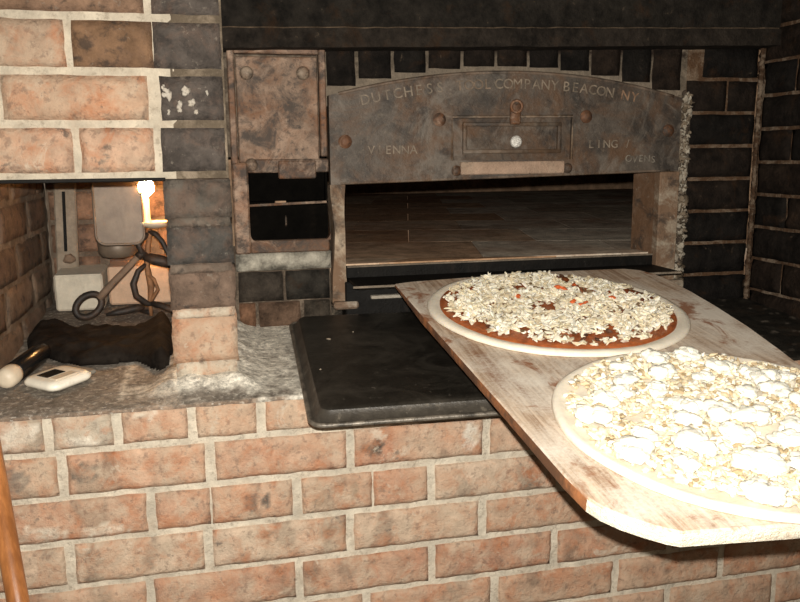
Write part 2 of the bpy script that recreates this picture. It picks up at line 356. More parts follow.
# upper left wall over the niche, and the pillar that carries it
NZ = .279
uw = MB(); ux = MB(); um = MB(); Ou = Vector((0, UP, 0))
BLK = (.085, .070, .060); BR = (.16, .095, .06)
def ub(x0, x1, z0, z1, c): brick(ux if x1 == EX or c[0] < .25 else uw, Ou, X, Z, -Y, x0+.005, x1-.005, z0+.0055, z1-.0055, .09, c, rnd=.005)
EX = .030
for k, (z0, z1) in enumerate([(.640, .710), (.569, .640), (.499, .569), (.427, .499), (.357, .427), (.286, .357)]):
    if k % 2 == 0 and k < 5: cuts = [(-.83, -.6), (-.6, -.39), (-.39, -.175), (-.175, -.035), (-.035, EX)] if k != 2 else [(-.8, -.5), (-.5, -.285), (-.285, -.07), (-.07, EX)]
    else: cuts = [(-.8, -.6), (-.6, -.39), (-.39, -.175), (-.175, -.068), (-.068, EX)]
    if k == 3: cuts = [(-.8, -.6), (-.6, -.39), (-.39, -.175), (-.175, -.062), (-.071, EX)]
    if k == 4: cuts = [(-.72, -.48), (-.48, -.268), (-.268, -.072), (-.065, EX)]
    for a, b in cuts:
        c = rc()
        if k == 3: c = (.20, .115, .065) if a > -.2 else (.33, .21, .14)
        if k == 4: c = (.46, .29, .19)
        if k == 5: c = (.50, .31, .21)
        if k <= 2: c = (.23, .14, .09)
        if b == EX: c = BLK
        ub(a, b, z0, z1, c)
sheet(um, Ou+Y*.0065, X, Z, -Y, -.85, -.04, NZ+.002, .75, (.58, .505, .395), .012, .0025)
sheet(um, Ou+Y*.0065, X, Z, -Y, -.045, EX-.002, NZ+.002, .75, (.13, .10, .07), .012, .0025)
# pillar courses
zs = [(.219, .284, (.10, .085, .07)), (.152, .219, (.075, .068, .06)), (.086, .152, (.19, .13, .095)), (.009, .086, (.40, .22, .135))]
for z0, z1, c in zs:
    brick(uw if z0 < .08 else ux, Ou, X, Z, -Y, -.064, EX, z0+(.005 if z0 > .05 else .002), z1-.005, .30, c, rnd=.005)
for z, c in ((.219, (.12, .10, .08)), (.152, (.17, .13, .10)), (.086, (.50, .45, .36)), (.012, (.55, .48, .38))):
    brick(uw if z < .1 else ux, Ou, X, Z, -Y, -.061, EX-.003, z-.0075 if z > .05 else -.012, z+.0065 if z > .05 else .012, .29, c, rnd=.003)
# white paint specks on the soot-black header beside the candle niche
uo = uw.build('wall_left_upper', M['brick'], smooth=True); uo['kind'] = 'structure'
ux.build('wall_left_pillar', M['charred_brick'], smooth=True)['kind'] = 'structure'
um.build('wall_left_upper_mortar', M['mortar'], smooth=True)['kind'] = 'structure'
sp = MB()
for cx, cz, r in ((-.052, .395, .007), (-.028, .40, .006), (-.020, .386, .005), (-.034, .381, .005), (-.05, .375, .003), (.005, .40, .003), (-.013, .372, .004), (-.056, .408, .003)):
    for q in range(3): sp.blob((cx+random.gauss(0, r*.4), UP-.0012, cz+random.gauss(0, r*.5)), (r*.6, .0014, r*random.uniform(.5, 1)), random.random()*9, .5, 1, Matrix.Identity(3), (.5, .45, .38))
sp.build('paint_speck', M['mortar'], uo, True)
mass = MB(); dk = (.05, .035, .025)
mass.box(-.85, EX-.004, UP+.02, .72, NZ, .75, col=dk)
mass.box(-.060, EX-.003, UP+.02, .70, -.03, NZ, col=(.11, .085, .07))
mass.build('wall_left_core', M['soot_brick'])['kind'] = 'structure'
lt = MB(); lt.box(-.85, -.060, UP-.001, UP+.10, NZ-.001, NZ+.004, .001)
lt.build('trim_2', M['black_iron'])['kind'] = 'structure'

# niche: left cheek and back
nw = MB(); nm = MB(); LX = -.325; BY = .64
for r in range(7):
    z0 = -.03 + .067*r; off = .0 if r % 2 else .105
    y = UP - .02 - off
    while y < BY:
        a, b = max(y, UP-.02), min(y+.2, BY)
        if b-a > .02: brick(nw, Vector((LX, 0, 0)), Y, Z, X, a+.005, b-.005, z0+.005, min(z0+.062, NZ), .03, random.choice([(.14, .095, .065), (.18, .125, .085), (.11, .075, .05), (.16, .105, .07)]))
        y += .21
sheet(nm, Vector((LX-.004, 0, 0)), Y, Z, X, UP-.02, BY+.02, -.04, NZ, (.16, .12, .085), .015, .003)
for r in range(5):
    z0 = -.02+.067*r; x = LX - (.1 if r % 2 else 0)
    while x < -.02:
        a, b = max(x, LX), min(x+.2, -.03)
        if b-a > .02: brick(nw, Vector((0, BY, 0)), X, Z, -Y, a+.005, b-.005, z0+.005, min(z0+.062, NZ), .03, random.choice([(.24, .14, .09), (.18, .11, .07), (.30, .17, .105)]))
        x += .21
sheet(nm, Vector((0, BY+.004, 0)), X, Z, -Y, LX, -.03, -.04, NZ, (.15, .11, .08), .015, .003)
nw.build('wall_niche', M['charred_brick'], smooth=True)['kind'] = 'structure'
nm.build('wall_niche_mortar', M['mortar'], smooth=True)['kind'] = 'structure'

# back wall round the oven mouth (soot-black), hood beam, right cheek
RX = 1.115
bw = MB(); bm = MB(); Ob = Vector((0, D, 0))
def arc(x): return .464 - .37*(x-.57)**2
SB = lambda: random.choice([(.012, .009, .007), (.016, .011, .008), (.010, .008, .0065), (.020, .013, .009)])
sj = [.214, .273, .340, .406, .474, .541, .607, .671, .736, .803, .870, .937]
for a, b in zip(sj[:-1], sj[1:]):
    zb = arc((a+b)/2)+.012
    brick(bw, Ob, X, Z, -Y, a+.0035, b-.0035, zb, .56, .08, SB(), rnd=.003, wav=.0012)
for k in range(10):
    z1 = .524 - .067*k + .0; z0 = z1-.067
    if z1 > .56: continue
    a = .948 if k else .985
    cuts = [(a, 1.045), (1.045, RX)] if k in (1, 8) else [(a, RX)]
    for p, q in cuts:
        if z0 > -.06: brick(bw, Ob, X, Z, -Y, p+.004, q-.003, z0+.004, z1-.0035, .08, SB(), rnd=.006, rough=.003)
sheet(bm, Ob+Y*.005, X, Z, -Y, .03, .215, -.03, .15, (.10, .075, .055), .012, .003); sheet(bm, Ob+Y*.005, X, Z, -Y, .03, .215, .31, .56, (.10, .075, .055), .012, .003)
sheet(bm, Ob+Y*.0065, X, Z, -Y, .21, .95, .40, .56, None, .008, .0025, colf=lambda a, b: (.20, .16, .12) if b < arc(a)+.02 else ((.12, .095, .07) if b < .5 else (.03, .02, .015)))
sheet(bm, Ob+Y*.009, X, Z, -Y, .925, RX, -.03, .56, (.10, .055, .03), .012, .0025)
sheet(bm, Ob+Y*.03, X, Z, -Y, .2, .94, -.03, .09, (.03, .025, .02), .02, .002)
# courses below the iron panel on the left
for x0, x1, z0, z1, c in ((.040, .127, .047, .100, (.045, .036, .028)), (.127, .214, .047, .100, (.030, .026, .021)), (.040, .075, -.006, .042, (.16, .085, .05)), (.075, .158, -.006, .042, (.12, .075, .05)), (.160, .214, -.006, .042, (.05, .04, .03))):
    brick(bw, Ob-Y*.012, X, Z, -Y, x0+.003, x1-.003, z0, z1, .05, c, rnd=.004)
brick(bw, Ob-Y*.020, X, Z, -Y, .040, .214, .105, .136, .05, (.36, .33, .27), rough=.003, rnd=.006)
bw.build('wall_back', M['soot_brick'], smooth=True)['kind'] = 'structure'
bm.build('wall_back_mortar', M['mortar'], smooth=True)['kind'] = 'structure'
# crust of old mortar down the right side of the oven front
cr = MB()
for i in range(420):
    z = random.uniform(.045, .425); wv = .007 if z > .2 else .009
    c = random.choice([(.38, .33, .26), (.22, .17, .12), (.46, .41, .33), (.08, .06, .045), (.12, .09, .06)])
    cr.blob((.943+random.gauss(0, .005), D-.008+random.gauss(0, .003), z), (random.uniform(.002, wv), .004, random.uniform(.002, .009)), random.random()*50, .6, 1, Matrix.Identity(3), c)
cr.box(.930, .957, D-.008, D+.03, .04, .425, .004, col=(.20, .16, .12))
cr.build('trim_3', M['mortar'], smooth=True)['kind'] = 'structure'
# hood beam
hb = MB(); HY = .315
hz = lambda x: .501 + .024*x
def hood_band(z0, z1, y, c):
    vs = []
    xs = [.028 + (RX+.0-.028)*i/60 for i in range(61)]
    for yy in (y, D+.1):
        for zz in (z0, z1):
            for x in xs: vs.append((x, yy+(fbm(x, zz, 0, 25)*.002 if yy == y else 0), zz+hz(x)-.5+fbm(x, zz, 3, 30)*.0015))
    n = len(xs); f = []
    for i in range(n-1): f += [(i, i+1, n+i+1, n+i), (2*n+i, i, 0+i, 2*n+i)[:0] or (i, 2*n+i, 2*n+i+1, i+1), (n+i, n+i+1, 3*n+i+1, 3*n+i)]
    hb.add(vs, f, c)
hood_band(.490, .522, HY, (.022, .017, .013)); hood_band(.525, .59, HY+.004, (.017, .014, .011)); hood_band(.594, .66, HY+.002, (.018, .015, .012)); hood_band(.50, .75, HY+.008, (.10, .07, .045))
hb.build('trim_4', M['soot_brick'], smooth=False)['kind'] = 'structure'
# right cheek
rw = MB(); rm = MB()
for r in range(12):
    z0 = -.045+.067*r; y = D - (.1 if r % 2 else .2)
    segs = [(D-.005, y)]
    while y > -.6: segs.append((y, y-.2)); y -= .21
    for a, b in segs:
        brick(rw, Vector((RX, 0, 0)), -Y, Z, -X, -a+.004, -b-.004, z0+.0035, z0+.0635, .06, SB(), rough=.003, rnd=.006)
sheet(rm, Vector((RX+.009, 0, 0)), -Y, Z, -X, -D-.01, .6, -.05, .78, (.09, .05, .028), .012, .0025)
for i in range(60): # brown rough corner joint
    z = i*.0128-.02; rm.blob((RX-.002, D-.006, z), (.005, .005, .011), i, .5, 1, Matrix.Identity(3), (.075, .042, .024))
rw.build('wall_right', M['soot_brick'], smooth=True)['kind'] = 'structure'
rm.build('wall_right_mortar', M['mortar'], smooth=True)['kind'] = 'structure'
fl0 = MB(); fl0.box(-1.2, 1.6, -1.8, .2, -1.03, -1.0, col=(.12, .10, .08)); fl0.build('floor', M['ledge'])['kind'] = 'structure'

# oven chamber
ch = MB(); h = MB(); HZ = .107
ch.box(-.026, 2.5, 3.1, 3.14, 0, .6); ch.box(-.026, -.01, D+.30, 3.1, 0, .6); ch.box(-.026, .14, D+.27, D+.30, 0, .6); ch.box(.12, .14, D+.05, D+.27, 0, .6); ch.box(2.45, 2.5, D+.30, 3.1, 0, .6); ch.box(1.16, 2.5, D+.27, D+.30, 0, .6); ch.box(1.16, 1.18, D+.10, D+.27, 0, .6); ch.box(-.026, 2.5, D+.06, 3.14, .50, .54); ch.box(-.026, 2.5, D+.12, 3.14, .03, .06)
ch.build('wall_oven_chamber', surf('scorched_oven_lining', [(6, .5, .75, (.08, .035, .015), .5, .8)], base=(.45, .29, .18), rough=.9, bscale=60, bstr=.6))['kind'] = 'structure'
tw = .305
for j in range(-3, 11):
    for i in range(-3, 10):
        x0 = -.35+ i*tw - (.15 if j % 2 else 0) - .04; y0 = D+.012+j*tw
        x1, y1 = x0+tw-.0015, y0+tw-.0015
        c = random.choice([(.58, .37, .23), (.47, .28, .16), (.62, .44, .30), (.52, .31, .18)])
        if x0 > .50: c = random.choice([(.62, .51, .40), (.50, .41, .31), (.70, .60, .48)])
        dz = 0; ca_, sa_ = math.cos(-.24), math.sin(-.24)
        q = MB(); q.box(x0, x1, y0, y1, .07, HZ+dz, 0, col=c)
        V = [(max(-.01, min(2.45, .6+(v.x-.6)*ca_-(v.y-D)*sa_)), max(D+.012, min(3.1, D+(v.x-.6)*sa_+(v.y-D)*ca_)), v.z) for v in q.v]
        if max(v[0] for v in V)-min(v[0] for v in V) < .02 or max(v[1] for v in V)-min(v[1] for v in V) < .02: continue
        if min(v[1] for v in V) < D+.29: V = [(max(.14, min(1.16, v[0])), v[1], v[2]) for v in V]
        if max(v[0] for v in V)-min(v[0] for v in V) < .02: continue
        h.add(V, q.f, c)
h.build('floor_oven', M['hearth'])['kind'] = 'structure'

# ------------------------------------------------------------------ oven front
A = -math.atan(.02)
oven = empty('oven_front', (.57, D, .0), label='cast iron oven front with arched lettered plate above the wide black oven mouth', cat='oven')
def lx(x): return x-.57
def child(mb, name, mat, smooth=False, parent=None, label=None):
    o = mb.build(name, mat, parent or oven, smooth)
    if label: o['label'] = label
    return o
plate = MB()
n = 40; xs = [.216+(.924-.216)*i/n for i in range(n+1)]; bot = lambda x: .2585+.0225*(x-.215)
def platemesh(mb, y0, y1, hole):
    hx0, hx1, hz0, hz1 = hole
    xs2 = sorted(set([round(x, 4) for x in xs if not (abs(x-hx0) < .008 or abs(x-hx1) < .008)] + [hx0, hx1]))
    def col(x): return [bot(x), hz0, hz1, arc(x)]
    V = []; F = []
    for yy in (y0, y1):
        for x in xs2:
            for k in range(4): V.append((lx(x), yy, col(x)[k]))
    m = len(xs2); idx = lambda s, i, k: s*m*4+i*4+k
    for i in range(m-1):
        for k in range(3):
            if k == 1 and xs2[i] >= hx0-1e-6 and xs2[i+1] <= hx1+1e-6: continue
            F.append((idx(0, i, k), idx(0, i+1, k), idx(0, i+1, k+1), idx(0, i, k+1)))
        F.append((idx(0, i, 0), idx(1, i, 0), idx(1, i+1, 0), idx(0, i+1, 0))); F.append((idx(0, i, 3), idx(0, i+1, 3), idx(1, i+1, 3), idx(1, i, 3)))
    for k in range(3): F.append((idx(0, 0, k), idx(0, 0, k+1), idx(1, 0, k+1), idx(1, 0, k))); F.append((idx(0, m-1, k), idx(1, m-1, k), idx(1, m-1, k+1), idx(0, m-1, k+1)))
    i0, i1 = xs2.index(hx0), xs2.index(hx1)
    F += [(idx(0, i0, 1), idx(0, i0, 2), idx(1, i0, 2), idx(1, i0, 1)), (idx(0, i1, 1), idx(1, i1, 1), idx(1, i1, 2), idx(0, i1, 2)),
          (idx(0, i0, 2), idx(0, i1, 2), idx(1, i1, 2), idx(1, i0, 2)), (idx(0, i0, 1), idx(1, i0, 1), idx(1, i1, 1), idx(0, i1, 1))]
    mb.add(V, F, (.09, .072, .057))
platemesh(plate, -.022, .0, (.447, .690, .300, .380))
pl = child(plate, 'arched_plate', M['plate_iron'])
rim = MB()
rim.tube([(lx(x), -.020, arc(x)-.002) for x in xs[1:-1]], .0035, 6, col=(.16, .12, .09))
rim.tube([(lx(.447), -.022, .300), (lx(.447), -.022, .380), (lx(.690), -.022, .382), (lx(.690), -.022, .300)], .0028, 6, col=(.26, .19, .13))
rim.tube([(lx(x), -.020, bot(x)+.002) for x in xs[1:-1]], .003, 6, col=(.15, .11, .08))
child(rim, 'plate_rim', M['plate_iron'], True, pl)
def screw(mb, x, z, y, r=.010, c=(.16, .075, .04)):
    T = Matrix.Translation((lx(x), y, z)) @ Matrix.Rotation(PI/2, 4, 'X')
    mb.lathe([(r*1.25, 0), (r*1.25, .0015), (r, .002), (r*.9, .0045), (r*.4, .0062), (.0005, .0065)], 16, c, T)
for x, z in ((.244, .336), (.422, .375), (.718, .381), (.897, .354)):
    b = MB(); screw(b, x, z, -.022); child(b, 'bolt', M['rust_iron'], True)
# inspection hatch
hd = MB(); hd.box(lx(.445), lx(.692), -.012, .002, .298, .383, .0, col=(.085, .06, .042)); hatch = child(hd, 'hatch_door', M['plate_iron'])
f = MB()
for a in ((.470, .478, .318, .365), (.662, .670, .318, .365)): f.box(lx(a[0]), lx(a[1]), -.018, -.010, a[2], a[3], .0015, col=(.11, .075, .05))
for z in (.312, .363): f.box(lx(.470), lx(.670), -.018, -.010, z, z+.008, .0015, col=(.13, .09, .06))
child(f, 'door_panel_rim', M['plate_iron'], True, hatch)
k = MB(); T = Matrix.Translation((lx(.571), -.012, .334)) @ Matrix.Rotation(PI/2, 4, 'X')
k.lathe([(.006, 0), (.006, .012), (.0115, .015), (.0115, .021), (.008, .0245), (.0005, .0255)], 16, (.5, .47, .42), T)
mk = surf('bright_worn_knob', [], base=(.75, .72, .66), rough=.3, metal=.2, spec=.9, bscale=400, bstr=.8, var=.3, vscale=300)
o = child(k, 'knob', mk, True, hatch, 'bright worn round knob')
br = MB(); br.box(lx(.462), lx(.672), -.032, -.020, .2735, .297, .002, col=(.42, .29, .21)); child(br, 'hatch_sill', M['mortar'], False, None, 'pinkish rusty bar below the hatch')
la = MB(); la.box(lx(.560), lx(.581), -.030, -.020, .366, .405, .003, col=(.12, .07, .045)); la.tube([(lx(.571)+.011*math.cos(t), -.031, .399+.011*math.sin(t)) for t in [i*PI/6 for i in range(12)]], .003, 6, (.18, .09, .05), True)
child(la, 'latch', M['rust_iron'], True)
for x, z in ((.455, .281), (.681, .283)): b = MB(); screw(b, x, z, -.024, .008, (.08, .055, .04)); child(b, 'bolt', M['rust_iron'], True)
# raised lettering
_font = {}
def glyph(ch_):
    if ch_ in _font: return _font[ch_]
    cu = bpy.data.curves.new('glyph', 'FONT'); cu.body = ch_; cu.size = 1; cu.extrude = .06; cu.resolution_u = 3; cu.align_x = 'CENTER'
    ob = bpy.data.objects.new('glyph', cu); COL.objects.link(ob)
    dg = bpy.context.evaluated_depsgraph_get(); me = ob.evaluated_get(dg).to_mesh()
    r = ([tuple(v.co) for v in me.vertices], [tuple(p.vertices) for p in me.polygons])
    ob.evaluated_get(dg).to_mesh_clear(); bpy.data.objects.remove(ob); bpy.data.curves.remove(cu)
    _font[ch_] = r; return r
def word(txt, x0, x1, zf, size, col, mat, parent, ang=lambda x: 0, wob=0):
    mb = MB(); m = len(txt)
    for i, c in enumerate(txt):
        if c == ' ': continue
        x = x0+(x1-x0)*(i/(m-1) if m > 1 else .5); vs_, fs_ = glyph(c)
        T = Matrix.Translation((lx(x), -.0225, zf(x)-size*.35+random.uniform(-wob, wob))) @ Matrix.Rotation(-ang(x), 4, 'Y') @ Matrix.Rotation(PI/2, 4, 'X') @ Matrix.Diagonal((size, size, .02, 1))
        mb.add(vs_, fs_, col, T)
    return child(mb, 'raised_lettering', mat, False, parent)
sl = lambda x: -.74*(x-.57)
top = lambda x: arc(x)-.0225
LC = (.19, .15, .11)
word('DUTCHESS', .284, .424, top, .026, LC, M['letters'], pl, lambda x: math.atan(sl(x)))
word('TOOL', .462, .516, top, .026, (.18, .13, .09), M['letters'], pl, lambda x: math.atan(sl(x)))
word('COMPANY', .538, .650, top, .026, LC, M['letters'], pl, lambda x: math.atan(sl(x)))
word('BEACON', .674, .765, top, .026, LC, M['letters'], pl, lambda x: math.atan(sl(x)))
word('NY', .798, .818, top, .026, (.26, .16, .1), M['letters'], pl, lambda x: math.atan(sl(x)))
word('VIENNA', .292, .372, lambda x: .321, .022, LC, M['letters'], pl)
word('/', .808, .809, lambda x: .329, .022, (.20, .16, .12), M['letters'], pl)
word('LING', .730, .780, lambda x: .329, .022, (.20, .16, .12), M['letters'], pl)
word('OVENS', .812, .866, lambda x: .299, .019, (.20, .175, .14), M['letters'], pl, wob=.002)
# jambs
jl = MB()
prof = [(.335 - .0*i, 0) for i in range(1)]
zz = [.035, .05, .09, .13, .17, .205, .235, .2585]
xl = [.2145, .2145, .216, .220, .222, .219, .2155, .2145]; xr = [.256, .245, .241, .241, .241, .240, .241, .243]
V = []; F = []
for z, a, b in zip(zz, xl, xr):
    V += [(lx(a), -.020, z), (lx(b), -.020, z), (lx(b), .045, z), (lx(a), .045, z)]
for i in range(len(zz)-1):
    for q in range(4): r = (q+1) % 4; F.append((i*4+q, i*4+r, i*4+4+r, i*4+4+q))
F += [(3, 2, 1, 0), tuple(range(len(V)-4, len(V)))]
jl.add(V, F, (.36, .28, .20)); jl.box(lx(.2145), lx(.262), -.035, .01, .028, .042, .004, col=(.42, .37, .30))
child(jl, 'jamb', M['pale_iron'], False, None, 'narrow ash-pale iron jamb')
jr = MB()
jr.box(lx(.886), lx(.930), -.020, .06, .045, .273, .002, col=(.34, .28, .21))
jr.prism([(lx(.887), -.012), (lx(.925), .0), (lx(.925), .075), (lx(.880), .075)], .085, .272, col=(.20, .125, .08))
jr.box(lx(.875), lx(.945), -.035, .01, .035, .052, .004, col=(.30, .25, .19))
child(jr, 'jamb', M['pale_iron'], False, None, 'wide streaked iron jamb')
# apron / sill
ap = MB()
ap.box(lx(.245), lx(.887), -.112, .012, .078, .083, .001); ap.box(lx(.245), lx(.887), -.004, .014, .080, .104, .001)
child(ap, 'sill_shelf', M['black_iron'])
ap = MB(); ap.tube([(lx(.246), -.004, .1035), (lx(.4), -.003, .104), (lx(.886), -.004, .104)], .0018, 6, (.20, .16, .12)); ap.tube([(lx(.238), -.112, .0815), (lx(.885), -.112, .0815)], .0022, 6, (.26, .21, .16))
ap.box(lx(.262), lx(.345), -.034, -.026, .064, .067, .001, col=(.30, .26, .2)); ap.box(lx(.285), lx(.37), -.040, -.026, .046, .052, .001, col=(.45, .40, .33))
child(ap, 'sill_edge', M['mortar'])
ap = MB(); ap.box(lx(.238), lx(.887), -.028, .02, .0, .078, .002); child(ap, 'sill_base', M['black_iron'])

# ------------------------------------------------------------------ iron panel on the left with its black opening
pn = empty('iron_panel', (.127, D, .0), label='rusty riveted iron panel with a square black opening, left of the oven mouth', cat='metal panel')
px_ = lambda x: x-.127
g = MB()
c1 = (.20, .125, .085)
for a in ((.040, .052, .137, .499), (.200, .212, .310, .499), (.052, .200, .488, .499)): g.box(px_(a[0]), px_(a[1]), -.020, .0, a[2], a[3], .002, col=c1)
fr = g.build('frame', M['rust_iron'], pn, False)
g = MB()
g.box(px_(.054), px_(.198), -.012, .0, .300, .484, .002, col=(.24, .16, .11))
g.box(px_(.040), px_(.068), -.024, .0, .137, .30, .003, col=(.30, .19, .13)); g.box(px_(.068), px_(.212), -.016, .0, .137, .160, .002, col=(.10, .07, .05))
# rounded lower corners of the opening
for sx, x in ((1, .068), (-1, .214)):
    pts = [(px_(x), .158)] + [(px_(x + sx*(.014-.014*math.cos(t))), .172-.014*math.sin(t)) for t in [PI/2*i/6 for i in range(6, -1, -1)]]
    vs = [(a, -.018, b) for a, b in pts] + [(a, -.002, b) for a, b in pts]; m = len(pts)
    g.add(vs, [tuple(range(m)), tuple(range(2*m-1, m-1, -1))]+[(i, (i+1) % m, m+(i+1) % m, m+i) for i in range(m)], (.12, .08, .055))
g.build('face_plate', M['rust_iron'], pn)
g = MB(); g.box(px_(.068), px_(.214), -.016, -.002, .282, .306, .002, col=(.075, .05, .035)); g.box(px_(.122), px_(.190), -.020, -.014, .271, .303, .002, col=(.11, .065, .042))
g.build('hinge_plate', M['rust_iron'], pn)
for x, z in ((.073, .455), (.172, .456), (.075, .296)):
    b = MB(); T = Matrix.Translation((px_(x), -.012, z)) @ Matrix.Rotation(PI/2, 4, 'X')
    b.lathe([(.012, 0), (.012, .003), (.010, .0055), (.009, .0075), (.0005, .0085)], 18, (.30, .23, .17), T); b.build('bolt', M['rust_iron'], pn, True)
g = MB()
g.box(px_(.066), px_(.2125), .070, .075, .150, .310); g.box(px_(.066), px_(.070), .0, .07, .150, .31); g.box(px_(.209), px_(.2125), .0, .07, .150, .31); g.box(px_(.066), px_(.2125), .0, .07, .15, .155); g.box(px_(.066), px_(.2125), .0, .07, .306, .311)
g.build('firebox_lining', M['soot'], pn)
g = MB(); T = Matrix.Translation((px_(.142), .012, .282)) @ Matrix.Rotation(.35, 4, 'X')
g.box(-.07, .07, -.004, .0, -.055, .0, .001, M=T); g.build('flap', M['soot'], pn)
g = MB(); g.tube([(px_(.068), -.002, .223), (px_(.21), -.002, .227)], .0025, 8, (.16, .12, .09)); g.build('grate_bar', M['rust_iron'], pn)
g = MB(); g.box(px_(.07), px_(.212), .002, .006, .158, .222, .001); g.build('draft_door', M['soot'], pn)
g = MB(); g.tube([(px_(.134), .001, .185), (px_(.134), -.004, .187), (px_(.134), -.004, .200), (px_(.134), .001, .202)], .0018, 6, (.05, .04, .03)); g.build('door_handle', M['rust_iron'], pn)

# ------------------------------------------------------------------ black sheet pan lying upside down on the ledge
sl_ = math.atan(.075)
pan = empty('sheet_pan', (.112, -.130, ledge_z(0, -.130)+.0015), (sl_+.022, 0, -.04), label='black metal baking sheet lying upside down on the brick ledge, overhanging its front edge', cat='baking sheet')
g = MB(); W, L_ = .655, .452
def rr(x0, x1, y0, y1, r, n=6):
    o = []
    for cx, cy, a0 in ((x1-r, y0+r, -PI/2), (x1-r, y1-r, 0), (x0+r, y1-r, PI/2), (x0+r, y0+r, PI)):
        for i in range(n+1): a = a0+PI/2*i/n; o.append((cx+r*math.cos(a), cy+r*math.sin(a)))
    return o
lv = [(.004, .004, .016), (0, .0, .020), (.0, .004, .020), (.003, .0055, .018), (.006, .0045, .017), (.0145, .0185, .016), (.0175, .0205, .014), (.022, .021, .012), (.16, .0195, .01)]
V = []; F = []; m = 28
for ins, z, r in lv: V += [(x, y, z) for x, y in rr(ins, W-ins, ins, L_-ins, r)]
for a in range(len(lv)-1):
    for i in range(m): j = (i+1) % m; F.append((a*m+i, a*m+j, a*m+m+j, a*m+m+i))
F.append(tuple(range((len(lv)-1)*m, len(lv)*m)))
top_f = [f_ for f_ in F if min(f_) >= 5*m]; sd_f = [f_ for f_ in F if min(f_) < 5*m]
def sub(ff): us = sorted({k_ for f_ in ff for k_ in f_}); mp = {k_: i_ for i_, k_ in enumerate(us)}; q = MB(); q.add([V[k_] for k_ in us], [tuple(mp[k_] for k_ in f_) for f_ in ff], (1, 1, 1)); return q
sub(top_f).build('pan_bottom', M['pan'], pan, True)
sub(sd_f).build('side_wall', surf('worn_sheen_pan_side', [(30, .5, .7, (.03, .025, .02), .3, .7), (90, .62, .74, (.20, .17, .13), .2, .5)], base=(.055, .047, .037), rough=.4, metal=.1, bscale=200, bstr=.3), pan, True)  # grey wear, plus a paler base that paints in the bevel's specular sheen
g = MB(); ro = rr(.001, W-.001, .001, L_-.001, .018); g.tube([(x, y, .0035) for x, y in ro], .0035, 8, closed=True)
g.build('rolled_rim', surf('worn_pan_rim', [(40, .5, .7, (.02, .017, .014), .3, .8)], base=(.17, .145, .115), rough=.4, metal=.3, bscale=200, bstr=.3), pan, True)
for cx_, cy_, cr_ in ((.055, .30, .004), (.10, .33, .0016), (.028, .16, .0016)):
    g = MB(); g.blob((cx_, cy_, .0212), (cr_, cr_*.8, .0012), cx_*90, .4, 1, col=(.4, .33, .25)); g.build('crumb', M['mortar'], pan, True)

# ------------------------------------------------------------------ wooden peel
PC = .13; pz = lambda y: .11+PC*(y-.33); PA = math.atan(PC); CS = math.cos(PA)
peel = empty('pizza_peel', (.55, 0, pz(0)), (PA, 0, 0), label='large flour-dusted wooden peel reaching from the lower right to the oven mouth', cat='pizza peel')
def to_local(x, y): return (x-.55, y/CS)
outl = [(.302, .206), (.305, .05), (.311, -.178), (.315, -.339), (.317, -.449), (.3205, -.490), (.3265, -.507), (.337, -.523), (.352, -.539), (.366, -.551), (.376, -.557), (.48, -.566), (.58, -.569), (.688, -.566), (.70, -.55), (.715, -.42), (.735, -.29), (.757, -.19), (.774, -.10), (.786, 0), (.792, .08), (.793, .15), (.788, .19), (.775, .221), (.75, .235), (.60, .238), (.45, .226), (.33, .214)]
lo = [to_local(*p) for p in outl]
def dens(pts, st_=.03):
    o = []
    for a, b in zip(pts, pts[1:]+pts[:1]):
        n_ = max(1, int(math.dist(a, b)/st_)); o += [(a[0]+(b[0]-a[0])*i/n_, a[1]+(b[1]-a[1])*i/n_) for i in range(n_)]
    return o
ld = dens(lo, .015)
cx0 = sum(p[0] for p in ld)/len(ld); cy0 = sum(p[1] for p in ld)/len(ld)
th = lambda y: .016 if y < .05 else .016-.010*min(1, (y-.05)/.18)
def ins(p, d): v = Vector((cx0-p[0], cy0-p[1])); v.normalize(); return (p[0]+v.x*d, p[1]+v.y*d)
g = MB(); m = len(ld); V = []
for p in ld: V.append((*ins(p, .002), 0))
V2 = [(*p, -.002) for p in ld]
g.add(V+V2, [tuple(range(m))] + [(m+i, m+(i+1) % m, (i+1) % m, i) for i in range(m)], (1, 1, 1))
g.build('blade', M['peel'], peel)
def edge_part(sel, mat, lab, bot_=True):
    g = MB()
    for i in range(m):
        a, b = ld[i], ld[(i+1) % m]
        if not sel(a, b): continue
        wob = lambda p: .0012*n3(p[0], p[1], 0, 60)
        V = [(*a, -.002), (*b, -.002), (*ins(b, wob(b)), -th(b[1])*.6), (*ins(a, wob(a)), -th(a[1])*.6), (*ins(b, .002), -th(b[1])), (*ins(a, .002), -th(a[1]))]
        g.add(V, [(1, 0, 3, 2), (2, 3, 5, 4)], (1, 1, 1))
    o = g.build('blade_edge', mat, peel, True); o['label'] = lab
isf = lambda a, b: (a[1] < -.494 and a[0] < .145)
edge_part(lambda a, b: not isf(a, b), M['peel_edge'], 'scorched orange-brown edge')
edge_part(isf, M['flour_edge'], 'floured white edge at the near corner')
g = MB(); g.add([(*ins(p, .002), -th(p[1])) for p in ld], [tuple(range(m-1, -1, -1))], (1, 1, 1)); g.build('underside', M['peel_edge'], peel)
g = MB(); hx = .595-.55
g.prism([(hx-.03, -.565), (hx-.02, -.62), (hx-.018, -1.2), (hx+.018, -1.2), (hx+.02, -.62), (hx+.03, -.565)][::1], -.018, -.0005)
g.build('handle', M['peel'], peel)

